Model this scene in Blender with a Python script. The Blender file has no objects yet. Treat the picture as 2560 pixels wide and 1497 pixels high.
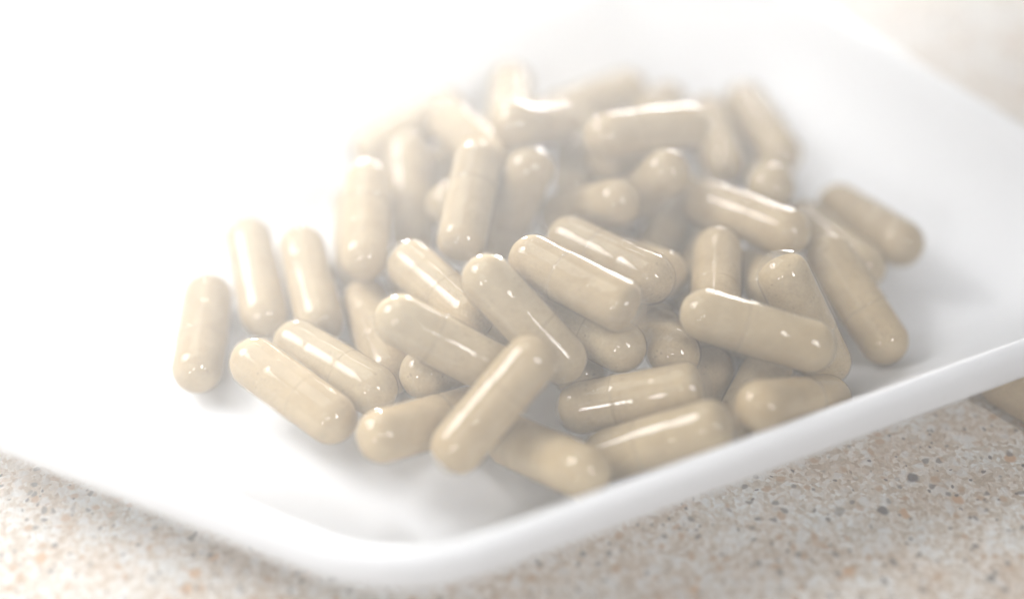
import bpy, bmesh, math, random
from mathutils import Vector, Matrix, noise

# ------------------------------------------------------------------ scene, camera, light
scene = bpy.context.scene
S = 0.001                                    # all lengths below are millimetres
random.seed(7)
PITCH = math.radians(45.0)
DIST = 245.0
CAM = Vector((0, -DIST*math.cos(PITCH), DIST*math.sin(PITCH)))
FWD = Vector((0, math.cos(PITCH), -math.sin(PITCH)))
RIGHT = Vector((1, 0, 0))
UP = RIGHT.cross(FWD)

cam_data = bpy.data.cameras.new("camera")
cam_data.lens = 50.0
cam_data.sensor_width = 36.0
cam_data.clip_start = 0.01
cam_data.clip_end = 20.0
cam_data.dof.use_dof = True
cam_data.dof.focus_distance = 0.2185
cam_data.dof.aperture_fstop = 2.9
cam_data.dof.aperture_blades = 0
cam = bpy.data.objects.new("camera", cam_data)
scene.collection.objects.link(cam)
cam.location = CAM*S
cam.rotation_euler = (math.radians(90)-PITCH, 0, 0)
scene.camera = cam

world = bpy.data.worlds.new("World")
scene.world = world
world.use_nodes = True
wbg = world.node_tree.nodes["Background"]
wbg.inputs["Color"].default_value = (0.93, 0.96, 1.0, 1)
wbg.inputs["Strength"].default_value = 0.03


def area_light(name, loc, target, sx, sy, power, color=(1, 1, 1), spread=180.0):
    d = bpy.data.lights.new(name, 'AREA')
    d.shape = 'RECTANGLE'
    d.size = sx*S
    d.size_y = sy*S
    d.energy = power
    d.color = color
    d.spread = math.radians(spread)
    o = bpy.data.objects.new(name, d)
    scene.collection.objects.link(o)
    o.location = Vector(loc)*S
    o.rotation_euler = (Vector(target)-Vector(loc)).to_track_quat('-Z', 'Y').to_euler()
    return o


def view_dir(x, y, z):
    return (RIGHT*x+UP*y-FWD*z).normalized()

HUB = Vector((0, 0, 10))
POWER = {"over_fill": 0.15, "back": 2.4, "backtop": 0.24, "rear": 1.0, "lefttop": 0.38, "strip": 1.05, "small": 0.46, "third": 0.14, "front": 0.05}
area_light("overhead_fill", (-130, 120, 260), (-60, 20, 0), 220, 220, POWER["over_fill"], (1.0, 0.985, 0.96), 130.0)  # added fill, close overhead, brightens the capsules at back left
area_light("front_fill", (-150, -230, 330), (-40, -40, 0), 200, 200, POWER["front"], (1.0, 0.985, 0.97), 110.0)  # added fill from the front for more contrast
area_light("back_haze_beam", (-160, 315, 80), (-125, -110, 95), 180, 200, POWER["back"], (1.0, 0.99, 0.97), 28.0)  # added beam from behind, lights the haze to whiten the left side
area_light("far_counter_fill", (10, 370, 190), (30, 175, 0), 440, 180, POWER["backtop"], (1.0, 0.99, 0.98), 22.0)  # added light out of frame that whitens the far counter
area_light("rear_haze_beam", (-90, 315, 95), (-185, 0, 120), 490, 200, POWER["rear"], (1.0, 0.99, 0.97), 29.0)  # unseen beam put in to whiten the haze towards the top
area_light("left_fill", (-330, 0, 200), (-130, -85, 0), 340, 260, POWER["lefttop"], (1.0, 0.99, 0.98), 40.0)  # added light at left, washes out tray and counter there
area_light("strip_lamp", HUB+view_dir(0.48, 0.10, 0.87)*520, HUB, 42, 140, POWER["strip"], (1.0, 0.98, 0.98))
area_light("small_lamp", HUB+view_dir(-0.46, -0.20, 0.86)*520, HUB, 46, 50, POWER["small"], (1.0, 0.98, 0.96))
area_light("third_lamp", HUB+view_dir(-0.20, -0.02, 0.97)*520, HUB, 30, 30, POWER["third"], (1.0, 0.98, 0.96))

scene.view_settings.view_transform = 'Standard'
scene.view_settings.look = 'None'
scene.view_settings.gamma = 1.0
scene.view_settings.exposure = -0.10
scene.view_settings.use_curve_mapping = False
scene.render.engine = 'CYCLES'
scene.cycles.use_denoising = True
scene.cycles.max_bounces = 14
scene.cycles.diffuse_bounces = 8
scene.cycles.transparent_max_bounces = 40
scene.cycles.sample_clamp_indirect = 6.0
scene.cycles.use_adaptive_sampling = True
scene.cycles.adaptive_threshold = 0.02
scene.cycles.volume_bounces = 1


# ------------------------------------------------------------------ materials
class NT:
    def __init__(self, name):
        self.m = bpy.data.materials.new(name)
        self.m.use_nodes = True
        self.t = self.m.node_tree
        self.t.nodes.clear()
        self.out = self.n("ShaderNodeOutputMaterial")

    def n(self, kind, **kw):
        nd = self.t.nodes.new(kind)
        for k, v in kw.items():
            if hasattr(nd, k):
                setattr(nd, k, v)
            else:
                nd.inputs[k].default_value = v
        return nd

    def l(self, a, ao, b, bi):
        self.t.links.new(a.outputs[ao], b.inputs[bi])

    def ramp(self, src, so, stops, interp='LINEAR'):
        r = self.n("ShaderNodeValToRGB")
        r.color_ramp.interpolation = interp
        e = r.color_ramp.elements
        while len(e) < len(stops):
            e.new(0.5)
        for k, (p, c) in enumerate(stops):
            e[k].position = p
            e[k].color = (c, c, c, 1) if isinstance(c, (int, float)) else (*c, 1)
        self.l(src, so, r, "Fac")
        return r

    def mix(self, fac, a, b, blend='MIX'):
        """fac, a, b: (node, output) or constant"""
        m = self.n("ShaderNodeMix")
        m.data_type = 'RGBA'
        m.blend_type = blend
        for val, idx in ((fac, 0), (a, 6), (b, 7)):
            if isinstance(val, tuple) and len(val) == 2 and hasattr(val[0], "outputs"):
                self.t.links.new(val[0].outputs[val[1]], m.inputs[idx])
            else:
                m.inputs[idx].default_value = val if idx == 0 else (*val, 1)
        return (m, 2)


def powder_material():
    g = NT("herbal_powder")
    tc = g.n("ShaderNodeTexCoord")
    oi = g.n("ShaderNodeObjectInfo")
    mp = g.n("ShaderNodeVectorMath", operation='ADD')
    sc = g.n("ShaderNodeVectorMath", operation='SCALE')
    cm = g.n("ShaderNodeCombineXYZ")
    for k in range(3):
        g.l(oi, "Random", cm, k)
    g.l(cm, 0, sc, 0)
    sc.inputs["Scale"].default_value = 3.1
    g.l(tc, "Object", mp, 0)
    g.l(sc, 0, mp, 1)
    big = g.n("ShaderNodeTexNoise", Scale=260.0, Detail=3.0, Roughness=0.55)
    fine = g.n("ShaderNodeTexNoise", Scale=2600.0, Detail=3.0, Roughness=0.65)
    spk = g.n("ShaderNodeTexVoronoi", Scale=1200.0)
    gate = g.n("ShaderNodeTexNoise", Scale=420.0, Detail=1.0)
    for nd in (big, fine, spk, gate):
        g.l(mp, 0, nd, "Vector")
    a = g.ramp(big, "Fac", [(0.30, (0.395, 0.29, 0.15)), (0.70, (0.49, 0.375, 0.215))])
    tone = g.ramp(oi, "Random", [(0.0, (0.84, 0.82, 0.80)), (0.35, (1, 0.98, 0.95)), (0.7, (0.95, 0.97, 1.0)), (1.0, (1.05, 1.06, 1.08))])
    c = g.mix(1.0, (a, 0), (tone, 0), 'MULTIPLY')
    f = g.ramp(fine, "Fac", [(0.30, 0.80), (0.70, 1.10)])
    c = g.mix(0.8, c, (f, 0), 'MULTIPLY')
    s1 = g.ramp(spk, "Distance", [(0.10, 1.0), (0.24, 0.0)])
    s2 = g.ramp(gate, "Fac", [(0.52, 0.0), (0.64, 1.0)])
    sm = g.mix(1.0, (s1, 0), (s2, 0), 'MULTIPLY')
    fac = g.n("ShaderNodeMath", operation='MULTIPLY')
    g.t.links.new(sm[0].outputs[sm[1]], fac.inputs[0])
    fac.inputs[1].default_value = 0.85
    c = g.mix((fac, 0), c, (0.11, 0.08, 0.045))
    b = g.n("ShaderNodeBsdfPrincipled", Roughness=0.95)
    b.inputs["Specular IOR Level"].default_value = 0.15
    g.t.links.new(c[0].outputs[c[1]], b.inputs["Base Color"])
    bp = g.n("ShaderNodeBump", Strength=0.35, Distance=0.00012)
    g.l(fine, "Fac", bp, "Height")
    g.l(bp, 0, b, "Normal")
    g.l(b, 0, g.out, "Surface")
    return g.m


def shell_material():
    g = NT("clear_capsule_shell")
    tc = g.n("ShaderNodeTexCoord")
    wob = g.n("ShaderNodeTexNoise", Scale=240.0, Detail=1.0)
    g.l(tc, "Object", wob, "Vector")
    bp = g.n("ShaderNodeBump", Strength=0.02, Distance=0.0002)
    g.l(wob, "Fac", bp, "Height")
    fr = g.n("ShaderNodeFresnel", IOR=1.47)
    geo = g.n("ShaderNodeNewGeometry")
    inv = g.n("ShaderNodeMath", operation='SUBTRACT')
    inv.inputs[0].default_value = 1.0
    g.l(geo, "Backfacing", inv, 1)
    fac = g.n("ShaderNodeMath", operation='MULTIPLY')
    dull = g.n("ShaderNodeMath", operation='MULTIPLY_ADD')      # less gloss at grazing angles, dims the back lights' reflections
    dull.inputs[1].default_value = 0.35
    dull.inputs[2].default_value = 0.027
    g.l(fr, 0, dull, 0)
    g.l(dull, 0, fac, 0)
    g.l(inv, 0, fac, 1)
    tr = g.n("ShaderNodeBsdfTransparent")
    tr.inputs["Color"].default_value = (0.985, 0.975, 0.95, 1)
    milk = g.n("ShaderNodeBsdfDiffuse")
    milk.inputs["Color"].default_value = (0.62, 0.55, 0.43, 1)
    body = g.n("ShaderNodeMixShader")
    body.inputs[0].default_value = 0.16
    g.l(tr, 0, body, 1)
    g.l(milk, 0, body, 2)
    gl = g.n("ShaderNodeBsdfGlossy", Roughness=0.05)
    g.l(bp, 0, gl, "Normal")
    mx = g.n("ShaderNodeMixShader")
    g.l(fac, 0, mx, 0)
    g.l(body, 0, mx, 1)
    g.l(gl, 0, mx, 2)
    g.l(mx, 0, g.out, "Surface")
    return g.m


def tray_material():
    g = NT("white_moulded_plastic")
    tc = g.n("ShaderNodeTexCoord")
    n1 = g.n("ShaderNodeTexNoise", Scale=900.0, Detail=3.0)
    g.l(tc, "Object", n1, "Vector")
    n2 = g.n("ShaderNodeTexVoronoi", Scale=260.0)
    g.l(tc, "Object", n2, "Vector")
    dust = g.ramp(n2, "Distance", [(0.03, 1.0), (0.07, 0.0)])
    n3 = g.n("ShaderNodeTexNoise", Scale=45.0, Detail=1.0)
    g.l(tc, "Object", n3, "Vector")
    gate = g.ramp(n3, "Fac", [(0.58, 0.0), (0.66, 0.35)])
    sm = g.mix(1.0, (dust, 0), (gate, 0), 'MULTIPLY')
    c = g.mix(sm, (0.715, 0.73, 0.755), (0.45, 0.40, 0.32))
    b = g.n("ShaderNodeBsdfPrincipled", Roughness=0.42)
    b.inputs["Specular IOR Level"].default_value = 0.4
    g.t.links.new(c[0].outputs[c[1]], b.inputs["Base Color"])
    bp = g.n("ShaderNodeBump", Strength=0.05, Distance=0.0001)
    g.l(n1, "Fac", bp, "Height")
    g.l(bp, 0, b, "Normal")
    g.l(b, 0, g.out, "Surface")
    return g.m


def counter_material():
    g = NT("speckled_laminate")
    tc = g.n("ShaderNodeTexCoord")
    wn = g.n("ShaderNodeTexNoise", Scale=420.0, Detail=2.0)
    g.l(tc, "Object", wn, "Vector")
    # warp the lookup so that grains are ragged
    sub = g.n("ShaderNodeVectorMath", operation='SUBTRACT')
    sub.inputs[1].default_value = (0.5, 0.5, 0.5)
    g.l(wn, "Color", sub, 0)
    scl = g.n("ShaderNodeVectorMath", operation='SCALE')
    scl.inputs["Scale"].default_value = 0.0016
    g.l(sub, 0, scl, 0)
    add = g.n("ShaderNodeVectorMath", operation='ADD')
    g.l(tc, "Object", add, 0)
    g.l(scl, 0, add, 1)

    def vor(scale, off):
        o = g.n("ShaderNodeVectorMath", operation='ADD')
        o.inputs[1].default_value = (off, off*1.7, off*0.6)
        g.l(add, 0, o, 0)
        v = g.n("ShaderNodeTexVoronoi", Scale=scale)
        g.l(o, 0, v, "Vector")
        s = g.n("ShaderNodeSeparateColor")
        g.l(v, "Color", s, 0)
        return v, s

    def nz(scale, off, detail=2.0):
        o = g.n("ShaderNodeVectorMath", operation='ADD')
        o.inputs[1].default_value = (off, off*0.7, off*1.3)
        g.l(add, 0, o, 0)
        v = g.n("ShaderNodeTexNoise", Scale=scale, Detail=detail)
        g.l(o, 0, v, "Vector")
        return v

    v1, s1 = vor(1500.0, 0.0)
    grain = g.ramp(s1, 0, [(0.0, (0.42, 0.36, 0.30)), (0.2, (0.49, 0.44, 0.38)), (0.5, (0.56, 0.525, 0.48)),
                           (0.75, (0.61, 0.60, 0.58)), (1.0, (0.68, 0.69, 0.69))])
    patch = nz(130.0, 0.3, 3.0)
    pr = g.ramp(patch, "Fac", [(0.36, (0.97, 0.88, 0.80)), (0.5, (1.03, 0.99, 0.95)), (0.64, (1.06, 1.08, 1.09))])
    c = g.mix(1.0, (grain, 0), (pr, 0), 'MULTIPLY')
    fine = nz(1900.0, 0.9, 3.0)
    fr = g.ramp(fine, "Fac", [(0.3, 0.86), (0.7, 1.10)])
    c = g.mix(1.0, c, (fr, 0), 'MULTIPLY')

    def flecks(col, scale, off, thr, size, strength, c):
        v, s = vor(scale, off)
        d = g.ramp(v, "Distance", [(size*0.6, 1.0), (size, 0.0)])
        pick = g.ramp(s, 1, [(thr, 0.0), (thr+0.02, 1.0)])
        m = g.mix(1.0, (d, 0), (pick, 0), 'MULTIPLY')
        k = g.n("ShaderNodeMath", operation='MULTIPLY')
        g.t.links.new(m[0].outputs[m[1]], k.inputs[0])
        k.inputs[1].default_value = strength
        return g.mix((k, 0), c, col)

    c = flecks((0.66, 0.68, 0.69), 560.0, 0.21, 0.66, 0.62, 0.5, c)
    c = flecks((0.42, 0.27, 0.16), 560.0, 0.55, 0.80, 0.46, 0.75, c)
    c = flecks((0.50, 0.30, 0.16), 380.0, 0.83, 0.93, 0.42, 0.85, c)
    c = flecks((0.17, 0.155, 0.15), 640.0, 0.37, 0.84, 0.40, 0.85, c)
    c = flecks((0.085, 0.083, 0.09), 330.0, 0.11, 0.93, 0.36, 0.9, c)
    c = flecks((0.08, 0.07, 0.07), 1100.0, 0.67, 0.90, 0.40, 0.85, c)
    b = g.n("ShaderNodeBsdfPrincipled", Roughness=0.5)
    b.inputs["Specular IOR Level"].default_value = 0.35
    g.t.links.new(c[0].outputs[c[1]], b.inputs["Base Color"])
    bp = g.n("ShaderNodeBump", Strength=0.12, Distance=0.0002)
    g.l(fine, "Fac", bp, "Height")
    g.l(bp, 0, b, "Normal")
    g.l(b, 0, g.out, "Surface")
    return g.m


POWDER = powder_material()
SHELL = shell_material()
PLASTIC = tray_material()
LAMINATE = counter_material()


# ------------------------------------------------------------------ helpers
def mesh_from(name, verts, faces, mat, smooth=True):
    me = bpy.data.meshes.new(name)
    me.from_pydata([Vector(v)*S for v in verts], [], faces)
    me.materials.append(mat)
    if smooth:
        me.polygons.foreach_set("use_smooth", [True]*len(me.polygons))
    me.update()
    return me


def link(name, data, parent=None):
    o = bpy.data.objects.new(name, data)
    scene.collection.objects.link(o)
    if parent is not None:
        o.parent = parent
    return o


# ------------------------------------------------------------------ the counter
n = 24
ext = 900.0
cv = [(-ext+2*ext*i/n, -ext+2*ext*j/n, 0.0) for j in range(n+1) for i in range(n+1)]
cf = [(j*(n+1)+i, j*(n+1)+i+1, (j+1)*(n+1)+i+1, (j+1)*(n+1)+i) for j in range(n) for i in range(n)]
counter = link("countertop", mesh_from("countertop", cv, cf, LAMINATE))
counter["kind"] = "structure"

# ------------------------------------------------------------------ the tray
RIDGE = [Vector((-15, -67)), Vector((115.5, -9.6)), Vector((44, 82)), Vector((-137, -12.5))]
ROUND = [26.0, 24.0, 34.0, 30.0]
RIDGE_Z = 18.0


def rounded_outline():
    """points on the ridge with their outward normals and the inset of the wall's foot"""
    pts = []
    m = len(RIDGE)
    segs = []
    for k in range(m):
        p0, p1, p2 = RIDGE[k-1], RIDGE[k], RIDGE[(k+1) % m]
        a = (p0-p1).normalized()
        b = (p2-p1).normalized()
        half = a.angle(b)/2
        r = ROUND[k]
        tlen = r/math.tan(half)
        ctr = p1+(a+b).normalized()*(r/math.sin(half))
        s, e = p1+a*tlen, p1+b*tlen
        a0 = math.atan2(s.y-ctr.y, s.x-ctr.x)
        a1 = math.atan2(e.y-ctr.y, e.x-ctr.x)
        while a1 < a0:
            a1 += 2*math.pi
        arc = [(ctr+Vector((math.cos(a0+(a1-a0)*t/20), math.sin(a0+(a1-a0)*t/20)))*r,
                Vector((math.cos(a0+(a1-a0)*t/20), math.sin(a0+(a1-a0)*t/20)))) for t in range(21)]
        segs.append(arc)
    foot = [9.0, 15.0, 15.0, 14.0]          # edge k runs from corner k to corner k+1
    for k in range(m):
        f_in, f_out = (15.0 if k == 1 else foot[k-1]), foot[k]
        for t, (p, nn) in enumerate(segs[k]):
            pts.append((p, nn, f_in+(f_out-f_in)*(0.5-0.5*math.cos(math.pi*t/20))))
        q0, q1 = segs[k][-1], segs[(k+1) % m][0]
        for t in range(1, 16):
            w = 0.0
            if k == 0:                       # the near side leans out more towards the right-hand corner
                w = min(max((t/16-0.50)/0.28, 0.0), 1.0)
                w = w*w*(3-2*w)
            pts.append((q0[0].lerp(q1[0], t/16), q0[1].lerp(q1[1], t/16).normalized(), f_out+(15.0-f_out)*w))
    return pts


outline = rounded_outline()
N_OUT = len(outline)
centre = Vector((2, 0))


def loft(profile):
    """profile(foot) -> list of (u outward from the ridge, z)"""
    verts, faces = [], []
    k = 0
    for p, nn, foot in outline:
        pr = profile(foot)
        k = len(pr)
        for u, z in pr:
            q = p+nn*u
            verts.append((q.x, q.y, z))
    for i in range(N_OUT):
        j = (i+1) % N_OUT
        for s in range(k-1):
            faces.append((i*k+s, j*k+s, j*k+s+1, i*k+s+1))
    return verts, faces, k


def wall_curve(foot, dz=0.0, du=0.0, steps=14):
    """rounded foot, straight flare, up to just under the ridge"""
    zf = 1.2
    out = []
    p0 = Vector((-foot-5.0, zf))
    p1 = Vector((-foot+0.2, zf))
    p2 = Vector((-foot*0.42, zf+(RIDGE_Z-zf)*0.45))
    p3 = Vector((-1.0, RIDGE_Z-1.0))
    for t in range(steps+1):
        w = t/steps
        a = (1-w)**3
        b = 3*w*(1-w)**2
        c = 3*w*w*(1-w)
        d = w**3
        q = p0*a+p1*b+p2*c+p3*d
        out.append((q.x+du, q.y+dz))
    return out


def dish_profile(foot):
    inner = wall_curve(foot)
    outer = wall_curve(foot, dz=-0.95, du=0.75)
    return inner+[(-0.6, RIDGE_Z-0.85), (0.0, RIDGE_Z-1.4)]+list(reversed(outer))


dv, df, kk = loft(dish_profile)
# close the floor (top and underside) with rings shrinking to the centre
for idx, flip in ((0, False), (kk-1, True)):
    prev = [i*kk+idx for i in range(N_OUT)]
    for f in (0.75, 0.5, 0.25):
        cur = []
        for i in range(N_OUT):
            x, y, z = dv[i*kk+idx]
            cur.append(len(dv))
            dv.append((centre.x+(x-centre.x)*f, centre.y+(y-centre.y)*f, z))
        for i in range(N_OUT):
            j = (i+1) % N_OUT
            q = (cur[i], cur[j], prev[j], prev[i])
            df.append(tuple(reversed(q)) if flip else q)
        prev = cur
    c0 = len(dv)
    dv.append((centre.x, centre.y, dv[prev[0]][2]))
    for i in range(N_OUT):
        j = (i+1) % N_OUT
        q = (c0, prev[j], prev[i])
        df.append(tuple(reversed(q)) if flip else q)
tray = link("plastic_tray", mesh_from("plastic_tray", dv, df, PLASTIC))
tray["label"] = "white moulded plastic tray with flared sides holding the heap of capsules"
tray["category"] = "tray"


def rim_profile(foot):
    pts = []
    # a rolled lip: up over the ridge and curling down outside, then back under
    for a, b in ((-1.05, RIDGE_Z-1.05), (-0.75, RIDGE_Z-0.45), (-0.2, RIDGE_Z-0.05), (0.5, RIDGE_Z+0.1), (1.3, RIDGE_Z-0.1),
                 (2.1, RIDGE_Z-0.7), (2.8, RIDGE_Z-1.7), (3.25, RIDGE_Z-2.8), (3.55, RIDGE_Z-3.8), (3.65, RIDGE_Z-4.6),
                 (3.55, RIDGE_Z-5.0), (3.25, RIDGE_Z-5.1), (2.95, RIDGE_Z-4.7), (2.5, RIDGE_Z-3.6), (1.7, RIDGE_Z-2.2),
                 (0.6, RIDGE_Z-1.5), (-0.3, RIDGE_Z-1.5)):
        pts.append((a, b))
    pts = [(u*0.95, RIDGE_Z+0.1+(z-RIDGE_Z-0.1)*(0.86 if u > 0.5 else 1.0)) for u, z in pts]
    pts.append(pts[0])
    return pts


rv, rf, rk = loft(rim_profile)
rim = link("rim", mesh_from("rim", rv, rf, PLASTIC), tray)

# ------------------------------------------------------------------ capsules
R_CAP, R_BODY, R_FILL, HALF = 4.23, 4.03, 3.93, 8.00
SEG = 40


def lathe(name, prof, mat, jitter=0.0, seed=0):
    verts, faces = [], []
    rings = []
    for x, r in prof:
        if r < 1e-6:
            rings.append([len(verts)])
            verts.append((x, 0, 0))
        else:
            ring = []
            for s in range(SEG):
                a = 2*math.pi*s/SEG
                dx = dr = 0.0
                if jitter:
                    q = Vector((x*0.9+seed*11.3, math.cos(a)*r*0.9, math.sin(a)*r*0.9))
                    dr = jitter*noise.noise(q)
                    dx = 3*jitter*noise.noise(q*0.8+Vector((5, 5, 5)))
                ring.append(len(verts))
                verts.append((x+dx, math.cos(a)*(r+dr), math.sin(a)*(r+dr)))
            rings.append(ring)
    for a, b in zip(rings, rings[1:]):
        if len(a) == 1:
            for s in range(SEG):
                faces.append((a[0], b[s], b[(s+1) % SEG]))
        elif len(b) == 1:
            for s in range(SEG):
                faces.append((b[0], a[(s+1) % SEG], a[s]))
        else:
            for s in range(SEG):
                t = (s+1) % SEG
                faces.append((a[s], b[s], b[t], a[t]))
    return mesh_from(name, verts, faces, mat)


def dome(sign, r, half, squash, steps=10, start=0.0):
    """from the pole to the equator of an end, at x = sign*(half ... half + r*squash)"""
    return [(sign*(half+r*squash*math.cos(math.pi/2*t/steps)), r*math.sin(math.pi/2*t/steps)) for t in range(steps+1)]


# cap: pole at +x, open edge just past the middle, with a locking dent
cap_prof = dome(1, R_CAP, HALF, 1.0)
cap_prof += [(6.5, R_CAP), (4.6, R_CAP), (4.1, R_CAP-0.03), (3.7, R_CAP-0.07), (3.3, R_CAP-0.03), (2.8, R_CAP), (0.5, R_CAP),
             (-1.5, R_CAP), (-2.35, R_CAP), (-2.5, R_CAP-0.02), (-2.56, R_CAP-0.08), (-2.5, R_BODY+0.01)]
body_prof = dome(-1, R_BODY, HALF+0.1, 1.0)
body_prof += [(-6.5, R_BODY), (-4.0, R_BODY), (-2.3, R_BODY-0.02)]


def fill_profile(gap_cap, gap_body):
    """powder column: rounded where it fills the end, flat and ragged where the end is empty"""
    pr = []
    if gap_body > 0.4:
        xe = -HALF-R_FILL+gap_body
        rr = R_FILL if xe > -HALF else math.sqrt(max(R_FILL**2-(xe+HALF)**2, 0.2))
        pr += [(xe, 0.0), (xe, rr*0.45), (xe+0.05, rr*0.8), (xe+0.3, rr*0.97)]
        x = xe+0.6
        while x < -HALF:
            pr.append((x, math.sqrt(R_FILL**2-(x+HALF)**2)))
            x += 0.5
    else:
        pr += dome(-1, R_FILL, HALF, 1.0)[:-1]
    for k in range(15):
        x = -HALF+2*HALF*k/14
        if x > pr[-1][0]+0.2:
            pr.append((x, R_FILL-(0.0 if x < 0 else 0.02)))
    if gap_cap > 0.4:
        xe = HALF+R_FILL-gap_cap
        pr = [q for q in pr if q[0] < xe-0.5]
        x = HALF+0.3
        while x < xe-0.5:
            pr.append((x, math.sqrt(R_FILL**2-(x-HALF)**2)))
            x += 0.5
        rr = R_FILL if xe < HALF else math.sqrt(max(R_FILL**2-(xe-HALF)**2, 0.2))
        pr += [(xe-0.3, rr*0.97), (xe-0.05, rr*0.8), (xe, rr*0.45), (xe, 0.0)]
    else:
        pr += list(reversed(dome(1, R_FILL, HALF, 1.0)[:-1]))
    return pr


CAP_MESH = lathe("cap", cap_prof, SHELL)
BODY_MESH = lathe("body", list(reversed(body_prof)), SHELL)
FILL_MESH = [lathe("powder", list(reversed(fill_profile(a, b))), POWDER, 0.05, k)
             for k, (a, b) in enumerate(((0, 0), (0, 0), (0.6, 0), (1.1, 0), (1.9, 0), (1.5, 0.6)))]

# end centres of every capsule, millimetres
CAPSULES = {
    1: ((-50.69, -5.04, 5.45), (-49.95, -21.02, 5.66)),
    2: ((-45.06, 6.49, 8.02), (-40.94, -8.76, 5.46)),
    3: ((-35.63, 3.90, 8.35), (-31.36, -11.45, 6.87)),
    4: ((-39.43, -25.37, 11.43), (-27.11, -35.55, 10.66)),
    5: ((-33.90, -19.26, 9.06), (-21.42, -29.24, 9.87)),
    6: ((-24.23, -6.06, 5.45), (-19.50, -21.35, 5.45)),
    7: ((-24.58, 12.10, 15.90), (-24.15, -3.73, 13.62)),
    8: ((-18.66, 23.85, 12.52), (-17.10, 9.17, 6.36)),
    9: ((-5.85, 10.79, 21.00), (-8.04, -4.87, 18.53)),
    10: ((2.88, 9.74, 20.69), (-1.90, 8.72, 5.45)),
    11: ((-16.31, -6.81, 14.80), (-6.73, -19.55, 16.14)),
    12: ((-16.55, -25.75, 21.29), (-2.62, -29.29, 14.26)),
    13: ((-3.64, -20.23, 24.28), (7.30, -27.96, 15.54)),
    14: ((4.31, -14.48, 13.65), (16.55, -24.74, 14.57)),
    15: ((2.57, -33.69, 20.86), (-7.79, -42.81, 12.77)),
    16: ((-18.71, -40.98, 13.03), (-6.91, -31.78, 7.35)),
    17: ((-0.04, -36.72, 6.66), (10.10, -47.46, 12.81)),
    18: ((10.62, -32.01, 8.84), (25.59, -33.22, 14.35)),
    19: ((14.39, -40.70, 8.23), (28.25, -42.02, 16.12)),
    20: ((36.10, -38.89, 16.98), (47.67, -30.96, 9.28)),
    21: ((40.43, -22.07, 6.38), (33.54, -36.36, 8.46)),
    22: ((31.32, -21.52, 5.45), (24.90, -36.18, 5.45)),
    23: ((28.94, -25.05, 21.71), (44.27, -28.20, 18.40)),
    24: ((41.68, -16.86, 21.90), (49.03, -22.58, 8.90)),
    25: ((52.17, -3.37, 12.96), (59.69, -16.09, 6.82)),
    26: ((58.47, 18.11, 5.45), (65.91, 4.43, 9.10)),
    27: ((33.08, 9.03, 14.05), (44.65, -1.59, 17.10)),
    28: ((44.01, 11.75, 15.20), (46.80, 24.88, 6.50)),
    29: ((51.22, 13.65, 5.45), (58.79, -0.21, 7.98)),
    30: ((9.49, -3.60, 17.07), (21.37, -14.17, 18.82)),
    31: ((3.39, -14.24, 22.72), (15.88, -24.23, 23.04)),
    32: ((8.64, 13.27, 7.74), (17.36, 4.68, 18.05)),
    33: ((25.61, 9.52, 20.32), (18.14, 14.17, 6.95)),
    34: ((24.69, 6.09, 5.45), (30.85, 20.85, 5.45)),
    35: ((33.52, -3.35, 14.61), (31.49, -19.20, 15.54)),
    36: ((35.70, 10.37, 5.45), (29.48, -4.29, 7.00)),
    37: ((24.50, -7.74, 13.60), (16.19, 4.07, 6.72)),
    38: ((23.23, -10.62, 5.45), (24.89, -24.68, 12.90)),
    39: ((41.32, 1.90, 5.45), (41.03, -11.49, 14.20)),
    40: ((16.11, 15.85, 23.01), (30.24, 22.55, 19.66)),
    41: ((45.08, 48.10, 5.45), (49.75, 32.79, 5.51)),
    42: ((37.45, 43.97, 5.45), (38.92, 28.08, 6.48)),
    43: ((12.22, 37.36, 8.13), (11.20, 21.39, 8.28)),
    44: ((0.03, 45.25, 12.31), (-0.42, 29.49, 15.00)),
    45: ((-11.11, 30.46, 14.35), (-2.58, 17.06, 16.29)),
    46: ((-24.81, 29.22, 9.62), (-12.27, 39.11, 10.66)),
    47: ((-14.10, 26.87, 6.01), (-3.35, 38.72, 5.45)),
    48: ((0.59, 16.86, 24.72), (8.23, 28.21, 16.42)),
    49: ((29.97, 48.28, 5.45), (25.18, 34.30, 11.59)),
    50: ((8.41, 44.47, 5.45), (22.42, 52.18, 5.46)),
    51: ((16.87, 19.75, 14.45), (26.78, 28.51, 5.45)),
    52: ((-13.42, -26.41, 10.27), (-2.18, -16.09, 5.45)),
    53: ((-10.58, 9.28, 13.35), (-6.52, 22.59, 5.45)),
    55: ((-17.43, 0.73, 5.45), (-12.71, -14.56, 5.45)),
    61: ((-26.70, 2.07, 5.45), (-27.86, 18.03, 5.45)),
    56: ((4.33, -7.59, 5.45), (10.82, -22.21, 5.45)),
    58: ((31.92, -13.04, 5.45), (47.89, -14.10, 5.45)),
    54: ((78.38, -22.82, 4.10), (90.10, -33.71, 4.10)),
}
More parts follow.
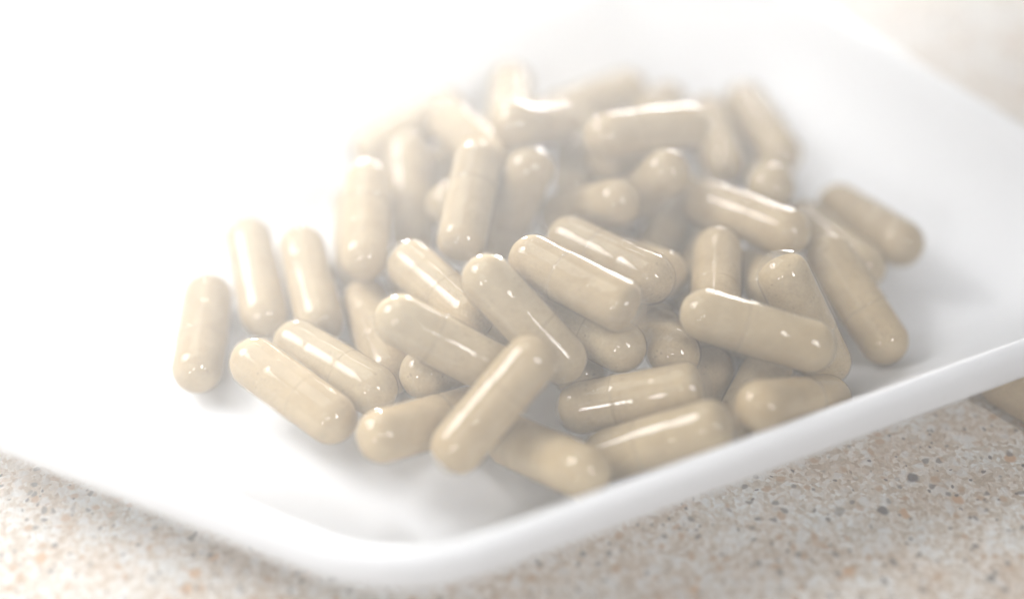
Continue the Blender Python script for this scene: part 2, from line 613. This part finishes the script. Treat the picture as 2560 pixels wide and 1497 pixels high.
LABELS = {
    1: "pale capsule at the far left, leftmost of the heap, standing away from it",
    2: "upright pale capsule second from the left, just right of the leftmost one",
    3: "pale capsule leaning left, third from the left in the left-hand row",
    4: "beige capsule lying slantwise on the tray floor at the heap's front left edge",
    5: "slanted beige capsule lying directly behind the front left edge capsule",
    6: "half-shaded capsule low in the gap behind the slanted front left pair",
    7: "pale upright capsule at the upper left with three tiny highlights near its lower end",
    8: "pale upright capsule behind and right of the upper left upright one",
    9: "big pale capsule tilting right, left one of the leaning pair at upper centre",
    10: "slimmer pale capsule, right one of the leaning pair at upper centre",
    11: "capsule slanting down right beneath the leaning pair, partly buried at its lower end",
    12: "capsule with a long white streak whose right end is under the front diagonal capsule",
    13: "capsule with a short slanting streak at centre, its lower end behind the front diagonal capsule",
    14: "dull slanted capsule without streak just right of the centre streaked one",
    15: "front diagonal capsule rising to the right on top of the others at bottom centre",
    16: "capsule at bottom left of centre showing its round end with one bright spot to camera",
    17: "capsule at the very bottom of the heap, its left end in the diagonal capsule's shadow",
    18: "nearly level capsule with a dark band near its left end at lower right of centre",
    19: "lowest capsule along the tray's near wall with a short thick white streak",
    20: "capsule cut off by the tray's near rim, farthest right along that wall",
    21: "shaded capsule standing in the gap behind the one cut off by the rim",
    22: "dark rounded capsule end peeking out behind the level banded capsule",
    23: "sharp glossy capsule with a long thin streak lying across another at right",
    24: "sharp speckled capsule with twin streaks under the long streaked one at right",
    25: "speckled two-tone capsule with visible seam at the heap's right edge",
    26: "lone plain capsule lying apart on the tray floor at far right",
    27: "plain thick capsule slanting down right above the crossed pair at right",
    28: "capsule pointing at the camera, seen only as a round ball at upper right",
    29: "capsule mostly hidden behind the two-tone seamed one at right",
    30: "capsule with the longest brightest white streak at centre of the heap",
    31: "dotted capsule lying just below the brightest streaked one, parallel to it",
    32: "capsule tilting up right with a short blurred streak above the brightest streaked one",
    33: "blurred capsule rising to upper right behind the short blurred streak",
    34: "small capsule end with one spot deep in the gap right of centre",
    35: "short upright capsule in the gap left of the crossed pair",
    36: "dim capsule low in the gap left of the short upright capsule",
    37: "small glinting end poking out at the brightest streaked capsule's right end",
    38: "capsule with a seam ring near its rounded lower end, above the level banded one",
    39: "dim capsule hidden low behind the crossed pair at right",
    40: "blurred level capsule on top at the back of the heap",
    41: "blurred capsule at the back right corner of the heap, apart on its right flank",
    42: "blurred capsule end between the level back capsule and the back right corner one",
    43: "blurred narrow upright capsule at the left of the level back capsule",
    44: "faint capsule standing highest in the picture at the back of the heap",
    45: "faint capsule just left below the highest one at the back",
    46: "faint capsule at the back left end of the heap above the upright ones",
    47: "faint slanting capsule between the back left ones and the leaning pair",
    48: "faint capsule just right below the highest one at the back",
    49: "faint capsule end behind the level back capsule, near its right end",
    50: "faint capsule slanting up right behind the level back capsule's left end",
    51: "small strip of a capsule seen in the gap under the level back capsule",
    52: "dark glinting capsule end in the gap under the left long streaked capsule",
    53: "small capsule end hidden at the left side of the big leaning capsule",
    54: "capsule lying outside the tray on the speckled counter, partly under the rim",
    55: "sliver of a capsule low beneath the slanting capsule buried at left of centre",
    56: "sliver of a capsule deep in the gap under the dull slanted one at centre",
    58: "sliver of a capsule deep in the gap under the crossed pair at right",
    61: "dim capsule end low between the third left capsule and the upper left upright one",
}

def place(name, a, b, label, cap_at_b, fill, roll):
    a, b = Vector(a), Vector(b)
    x = (b-a).normalized() if cap_at_b else (a-b).normalized()
    y = x.cross(Vector((0, 0, 1)))
    if y.length < 1e-4:
        y = Vector((0, 1, 0))
    y.normalize()
    z = x.cross(y)
    rot = Matrix((x, y, z)).transposed() @ Matrix.Rotation(roll, 3, 'X')
    root = link(name, None)
    root.empty_display_size = 0.004
    root.matrix_world = Matrix.Translation((a+b)*0.5*S) @ rot.to_4x4()
    root["label"] = label
    root["category"] = "capsule"
    link("powder", FILL_MESH[fill], root)
    link("cap", CAP_MESH, root)
    link("body", BODY_MESH, root)
    return root


CAP_AT_B = {7, 9, 18, 23, 30, 12, 19, 31, 38, 15, 26, 2, 40}
FILLS = {18: 5, 31: 4, 12: 3, 17: 4, 24: 5, 23: 2, 19: 3, 11: 4, 3: 3, 6: 3, 39: 4, 15: 2, 13: 0, 9: 3, 25: 1, 38: 3, 4: 0, 14: 2}
rng = random.Random(11)
for key, (a, b) in CAPSULES.items():
    o = place("capsule", a, b, LABELS[key], key in CAP_AT_B if key < 44 else rng.random() < 0.5,
              FILLS.get(key, rng.choice((0, 1, 0, 1, 2))), rng.uniform(0, 6.28))
    if key != 54:
        o["group"] = "capsules heaped in the tray"

# ------------------------------------------------------------------ added haze that carries the white fade
def fade_haze_box(density, aniso):
    g = NT("added_fade_haze")
    v = g.n("ShaderNodeVolumePrincipled", Density=density, Anisotropy=aniso)
    v.inputs["Color"].default_value = (1, 1, 1, 1)
    g.l(v, 0, g.out, "Volume")
    x, y, z0, z1 = 420.0, 420.0, -60.0, 200.0
    vs = [(-x, -y, z0), (x, -y, z0), (x, y, z0), (-x, y, z0), (-x, -y, z1), (x, -y, z1), (x, y, z1), (-x, y, z1)]
    fs = [(3, 2, 1, 0), (4, 5, 6, 7), (0, 1, 5, 4), (1, 2, 6, 5), (2, 3, 7, 6), (3, 0, 4, 7)]
    o = link("haze", mesh_from("haze", vs, fs, g.m, False))
    o["kind"] = "stuff"
    return o

fade_haze_box(0.76, 0.75)
